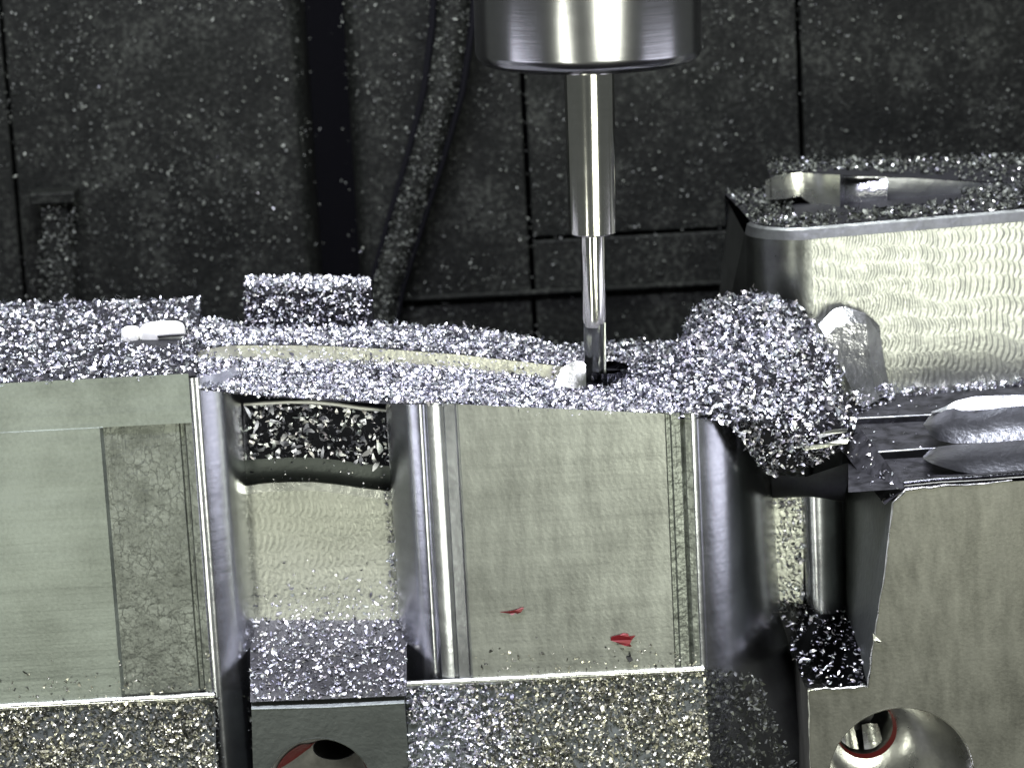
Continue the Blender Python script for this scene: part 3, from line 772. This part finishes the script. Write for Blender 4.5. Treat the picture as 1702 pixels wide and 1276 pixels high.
sh = [(1475, 296, 345, 764), (1510, 296, 347, 764), (1560, 299, 347, 764), (1600, 302, 345, 764), (1640, 304, 343, 764), (1720, 306, 338, 764)]
rows = [[W(x, lerp(a, b, t), Y) for x, a, b, Y in sh] for t in (0, 0.5, 1)]
grid('cavity_wall', rows, M['grey_alu'], tb, True)
rid = rowsW([[(1282, 298, 764), (1330, 287, 787), (1396, 291, 724), (1475, 295, 766), (1560, 299, 766), (1720, 306, 766)],
             [(1276, 282, 880), (1330, 279, 880), (1396, 278, 880), (1475, 276, 880), (1560, 276, 880), (1720, 272, 880)],
             [(1276, 271, 950), (1330, 270, 950), (1396, 269, 950), (1475, 268, 950), (1560, 266, 950), (1720, 262, 950)]])
grid('ridge_top', rid, M['heap'], tb, True)
re = [r[0] for r in rid]; grid('ridge_end', [re, [p - Vector((0, 0, 36)) for p in re]], M['heap'], tb, True)
# silver smeared web between chip heap and face
wv = rowsW([[(1360, 540, 470), (1385, 515, 480), (1402, 509, 486), (1438, 520, 490), (1462, 540, 500)],
            [(1372, 560, 452), (1392, 540, 455), (1415, 535, 458), (1440, 540, 462), (1464, 560, 496)],
            [(1392, 600, 440), (1408, 600, 446), (1428, 600, 450), (1447, 600, 455), (1470, 600, 492)],
            [(1412, 640, 425), (1422, 645, 430), (1437, 645, 435), (1454, 645, 442), (1478, 640, 488)],
            [(1428, 672, 410), (1434, 676, 412), (1446, 672, 420), (1462, 662, 432), (1484, 652, 484)]])
grid('corner_web', wv, M['silver'], tb, True, 30)

# ================================================================== CHIP HEAP ON THE RIGHT
def hrow(xs, ys, Yv): return [(x, y, Y) for x, y, Y in zip(xs, ys, Yv)]
HP = rowsW([hrow([1120, 1178, 1212, 1245, 1280, 1320, 1362, 1404, 1420], [696, 696, 706, 752, 790, 780, 766, 746, 716], [2, 0, -5, 20, 60, 70, 90, 120, 170]),
            hrow([1120, 1175, 1210, 1250, 1290, 1330, 1370, 1402, 1420], [668, 662, 666, 690, 708, 716, 714, 706, 690], [60, 30, 15, 20, 40, 55, 80, 130, 220]),
            hrow([1115, 1170, 1210, 1250, 1290, 1325, 1355, 1382, 1400], [628, 620, 620, 632, 640, 644, 644, 645, 650], [170, 150, 135, 130, 140, 160, 190, 240, 300]),
            hrow([1115, 1162, 1210, 1250, 1284, 1314, 1344, 1368, 1388], [590, 578, 574, 572, 574, 578, 584, 590, 606], [330, 290, 270, 265, 270, 280, 310, 340, 380]),
            hrow([1138, 1160, 1200, 1240, 1274, 1306, 1334, 1356, 1376], [574, 542, 530, 524, 526, 534, 546, 560, 586], [430, 400, 375, 370, 372, 380, 400, 420, 430]),
            hrow([1144, 1152, 1172, 1208, 1248, 1288, 1316, 1338, 1358], [566, 516, 500, 496, 491, 496, 505, 522, 558], [490, 470, 465, 465, 465, 465, 470, 475, 480]),
            hrow([1130, 1156, 1184, 1212, 1242, 1270, 1296, 1318, 1340], [576, 562, 556, 552, 548, 548, 552, 566, 586], [512, 512, 512, 512, 512, 512, 512, 512, 512])])
def refine(rows, k):
    out = []
    for i in range((len(rows) - 1) * k + 1):
        a, t = min(i // k, len(rows) - 2), i / k - min(i // k, len(rows) - 2); row = []
        for j in range((len(rows[0]) - 1) * k + 1):
            b, u = min(j // k, len(rows[0]) - 2), j / k - min(j // k, len(rows[0]) - 2)
            p = rows[a][b] * (1-t) * (1-u) + rows[a][b+1] * (1-t) * u + rows[a+1][b] * t * (1-u) + rows[a+1][b+1] * t * u
            if 0 < i < (len(rows) - 1) * k: p = p + Vector((random.uniform(-3, 3), random.uniform(-9, 9), random.gauss(0, 4.5)))
            row.append(p)
        out.append(row)
    return out
HP = refine(HP, 3)
heap = grid('swarf_heap', HP, M['heap'], None, True)
tag(heap, 'heap of packed swarf piled against the tall block', 'swarf heap', None, 'stuff')

# ================================================================== CHIPS EVERYWHERE
noslot = lambda P: ~((((P[:, 0] - hc.x) / 38) ** 2 + ((P[:, 1] - 288) / 56) ** 2 < 1) | ((np.abs(P[:, 0] - p_bot.x) < 26) & (np.abs(P[:, 1] - YT) < 60)))
CM = M['chip']
chips('shelf_swarf', [TOP[:9]], 14000, (6, 16), 8, CM, 'dense bright curled aluminium chips on the milled top in front of the cutter', avoid=noslot)
chips('shelf_swarf', [TOP[9:]], 9000, (6, 17), 10, CM, 'bright aluminium chips on the raised rear top behind the milled step', avoid=noslot)
chips('step_swarf', [TOP[8:10]], 380, (5, 14), 4, CM, 'few chips clinging to the milled step', avoid=noslot, flat=0.5)
chips('boss_swarf', [bx], 1700, (6, 16), 6, CM, 'chips caked over the square rear boss')
chips('pillar_swarf', [LT], 4600, (8, 19), 6, CM, 'scattered bright chips on dark top of the left pillar', avoid=lambda P: ~(((P[:, 0] - pb.x) / 50) ** 2 + ((P[:, 1] - 290) / 75) ** 2 < 1))
chips('heap_swarf', [HP], 10500, (7, 21), 9, CM, 'large pile of bright curled chips against the tall block', dens=lambda P: np.clip(1.05 - 0.0042 * np.clip(P[:, 0] - X_(1290, 100, 700), 0, 200) * np.clip((40 - P[:, 2]) / 120, 0, 1.2), 0.25, 1) * np.clip(0.8 + 0.3 * np.sin(P[:, 0] / 31 + P[:, 2] / 17) * np.sin(P[:, 2] / 23 - P[:, 0] / 47), 0.3, 1))
chips('loose_curls', [HP, TOP[:9], TOP[9:], LT], 420, (18, 36), 18, CM, 'longer loose curls standing up from the chip layer', widths=(0.10, 0.2), curl=(1.5, 6.0), avoid=noslot)
chips('recess_swarf', [top_], 460, (10, 32), 5, CM, 'bright flakes on the dark wall above the recess', flat=0.6, widths=(0.2, 0.42), curl=(1.0, 4.6))
chips('recess_swarf', [ramp_], 40, (5, 11), 4, CM, 'few flakes in the dark groove of the recess', flat=0.5)
chips('floor_swarf', [rf], 1500, (6, 16), 6, CM, 'bright chips lying on the recess floor', flat=0.3)
xsp = X_(850, -60, 1200)
CO = M['chip_oily_tinted']
pat = lambda P, a, b: np.clip(0.55 + 0.45 * np.sin(P[:, 0] / a + P[:, 2] / 37.0) + 0.35 * np.sin(P[:, 0] / b - P[:, 2] / 21.0 + 1.3), 0.45, 1)
chips('skirt_swarf', [skL], 8500, (7, 18), 9, CO, 'oily grey chips covering the sloping skirt of the left pillar', flat=0.2, dens=lambda P: pat(P, 41, 23))
chips('skirt_swarf', [skM], 10500, (7, 17), 9, CO, 'oily chips coloured with the yellow lamp light covering the right of the middle skirt', flat=0.2, dens=lambda P: np.clip((P[:, 0] - xsp + 90) / 160, 0, 1) * pat(P, 47, 19))
chips('skirt_swarf', [skM], 8000, (7, 17), 9, CM, 'white bright chips at the left end of the middle skirt', dens=lambda P: np.clip((xsp + 60 - P[:, 0]) / 130, 0, 1) * pat(P, 53, 29))
def fstrip(xa, xb, za, zb, Y): return [[Vector((X_(xa, Y), Y, za)), Vector((X_(xb, Y), Y, za))], [Vector((X_(xa, Y), Y, zb)), Vector((X_(xb, Y), Y, zb))]]
low = lambda z0, h: (lambda P: np.clip((z0 + h - P[:, 2]) / h, 0, 1) ** 2)
chips('face_swarf', [fstrip(-60, 334, ZLED + 90, ZLED + 2, -1)], 330, (5, 13), 3, CO, 'fine chips clinging low on the left pillar face', flat=0.6, dens=low(ZLED, 90))
chips('face_swarf', [fstrip(780, 1150, ZLM + 80, ZLM + 2, -1)], 420, (5, 13), 3, CO, 'fine chips clinging low on the middle pillar face', flat=0.6, dens=low(ZLM, 80))
chips('recess_swarf', [fstrip(418, 664, Z_(905, 540, Yw - 24), Z_(1034, 540, Yw - 24), Yw - 27)], 700, (5, 13), 4, CM, 'chips thinning out up the foot of the pale recess wall', flat=0.5, dens=low(Z_(1034, 540, Yw - 24), Z_(905, 540, Yw - 24) - Z_(1034, 540, Yw - 24)))
chips('face_swarf', [[[W(640, 812, Yw - 26), W(662, 812, Yw - 40)], [W(654, 1030, Yw - 26), W(674, 1030, Yw - 40)]]], 160, (5, 13), 4, CM, 'white chips along the right edge of the recess')
chips('pocket_swarf', [pk], 500, (7, 18), 6, CM, 'chips stuck on the lit pocket wall')
chips('pocket_swarf', [pf], 260, (7, 18), 5, CM, 'chips on the dark pocket floor', flat=0.4)
chips('edge_swarf', [sl], 60, (6, 15), 4, CM, 'few bright chips on the slanted dark edge', flat=0.4)
chips('block_swarf', [tp[:2] and tp, rid], 2600, (6, 18), 12, CM, 'scattered chips on the dark top of the tall block', avoid=lambda P: ~((P[:, 1] > 640) & (P[:, 1] < 800) & (P[:, 0] > X_(1316, 720, 330)) & (P[:, 0] < X_(1600, 720, 330))), dens=lambda P: np.clip(0.35 + 0.5 * np.sin(P[:, 0] / 60.0) * np.sin(P[:, 1] / 70), 0.1, 1))
chips('block_swarf', [tp, rid], 5200, (8, 22), 14, M['chip_dim'], 'dull chips filling the dark top of the tall block', avoid=lambda P: ~((P[:, 1] > 640) & (P[:, 1] < 800) & (P[:, 0] > X_(1316, 720, 330)) & (P[:, 0] < X_(1600, 720, 330))))
chips('web_swarf', [rowsW([[(1415, 650, 420), (1480, 640, 480)], [(1428, 690, 380), (1490, 668, 470)]])], 130, (6, 18), 8, CM, 'chips caught at the foot of the smeared silver corner')
tr3 = [trow([662, 662, 644, 636], 500), trow([650, 648, 630, 622], 515)]
chips('terrace_swarf', [tr3], 420, (6, 20), 8, CM, 'bright chips gathered along the foot of the tall block')
chips('terrace_swarf', [[t0, t1a], [t1b, t2a], [t2b, t3]], 110, (5, 12), 3, CM, 'odd bright flecks on the dark terraces', flat=0.5)
cl = rowsW([[(352, 1150, -4), (418, 1150, 60)], [(358, 1300, -4), (424, 1300, 60)]])
chips('corner_swarf', [cl], 220, (6, 16), 8, M['chip_dim'], 'chips stuck low on the dark left corner')
cr_ = rowsW([[(1168, 1110, -4), (1260, 1120, 30)], [(1180, 1300, -8), (1330, 1300, 20)]])
chips('corner_swarf', [cr_], 700, (7, 18), 8, M['chip_dim'], 'chips stuck low on the right corner of the middle pillar')

# ================================================================== RED PAINT FLAKES, SLIVERS
def flake(name, pts, mat, label, cat, Y=-3, th=2.0, curl=3.0):
    c = W(sum(p[0] for p in pts) / len(pts), sum(p[1] for p in pts) / len(pts), Y)
    loop = [W(x, y, Y - curl * ((i % 3) / 2)) for i, (x, y) in enumerate(pts)]
    tris = tessellate_polygon([[Vector((p.x, p.z, 0)) for p in loop]])
    n = len(loop); v = loop + [p + Vector((0, th, 0)) for p in loop]
    f = [tuple(t) for t in tris] + [tuple(i + n for i in reversed(t)) for t in tris] + [(i, (i + 1) % n, n + (i + 1) % n, n + i) for i in range(n)]
    return tag(mesh(name, v, f, mat, None, False, loc=c), label, cat)
flake('paint_flake', [(831, 1017), (845, 1016), (856, 1014), (868, 1009), (871, 1010), (866, 1017), (860, 1020), (857, 1018), (851, 1022), (846, 1019)], M['red'], 'thin red paint flake stuck on the middle pillar face, the slimmer one', 'paint flake')
flake('paint_flake', [(1015, 1064), (1016, 1058), (1030, 1055), (1036, 1052), (1044, 1053), (1046, 1058), (1056, 1056), (1050, 1063), (1047, 1070), (1050, 1074), (1046, 1074), (1040, 1073), (1030, 1070), (1022, 1066)], M['red2'], 'ragged dark red paint flake low on the middle pillar face, the larger one', 'paint flake')
flake('paint_flake', [(1041, 1091), (1046, 1089), (1047, 1082), (1049, 1090), (1052, 1097), (1046, 1101)], M['black'], 'tiny dark flake just below the larger red one', 'paint flake')
flake('metal_sliver', [(1334, 748), (1352, 739), (1376, 736), (1398, 728), (1411, 730), (1408, 737), (1384, 741), (1356, 746)], M['lip'], 'long bright sliver at the lower edge of the right chip heap', 'sliver', Y=60)
flake('metal_sliver', [(1358, 722), (1385, 714), (1409, 712), (1408, 718), (1385, 721), (1362, 728)], M['lip'], 'slim bright sliver just above the longest one on the right heap', 'sliver', Y=60)
flake('metal_sliver', [(1451, 1052), (1456, 1058), (1466, 1066), (1460, 1068), (1452, 1064)], M['lip'], 'small white sliver on the edge of the side plate above its hole', 'sliver', Y=Yf - 4)
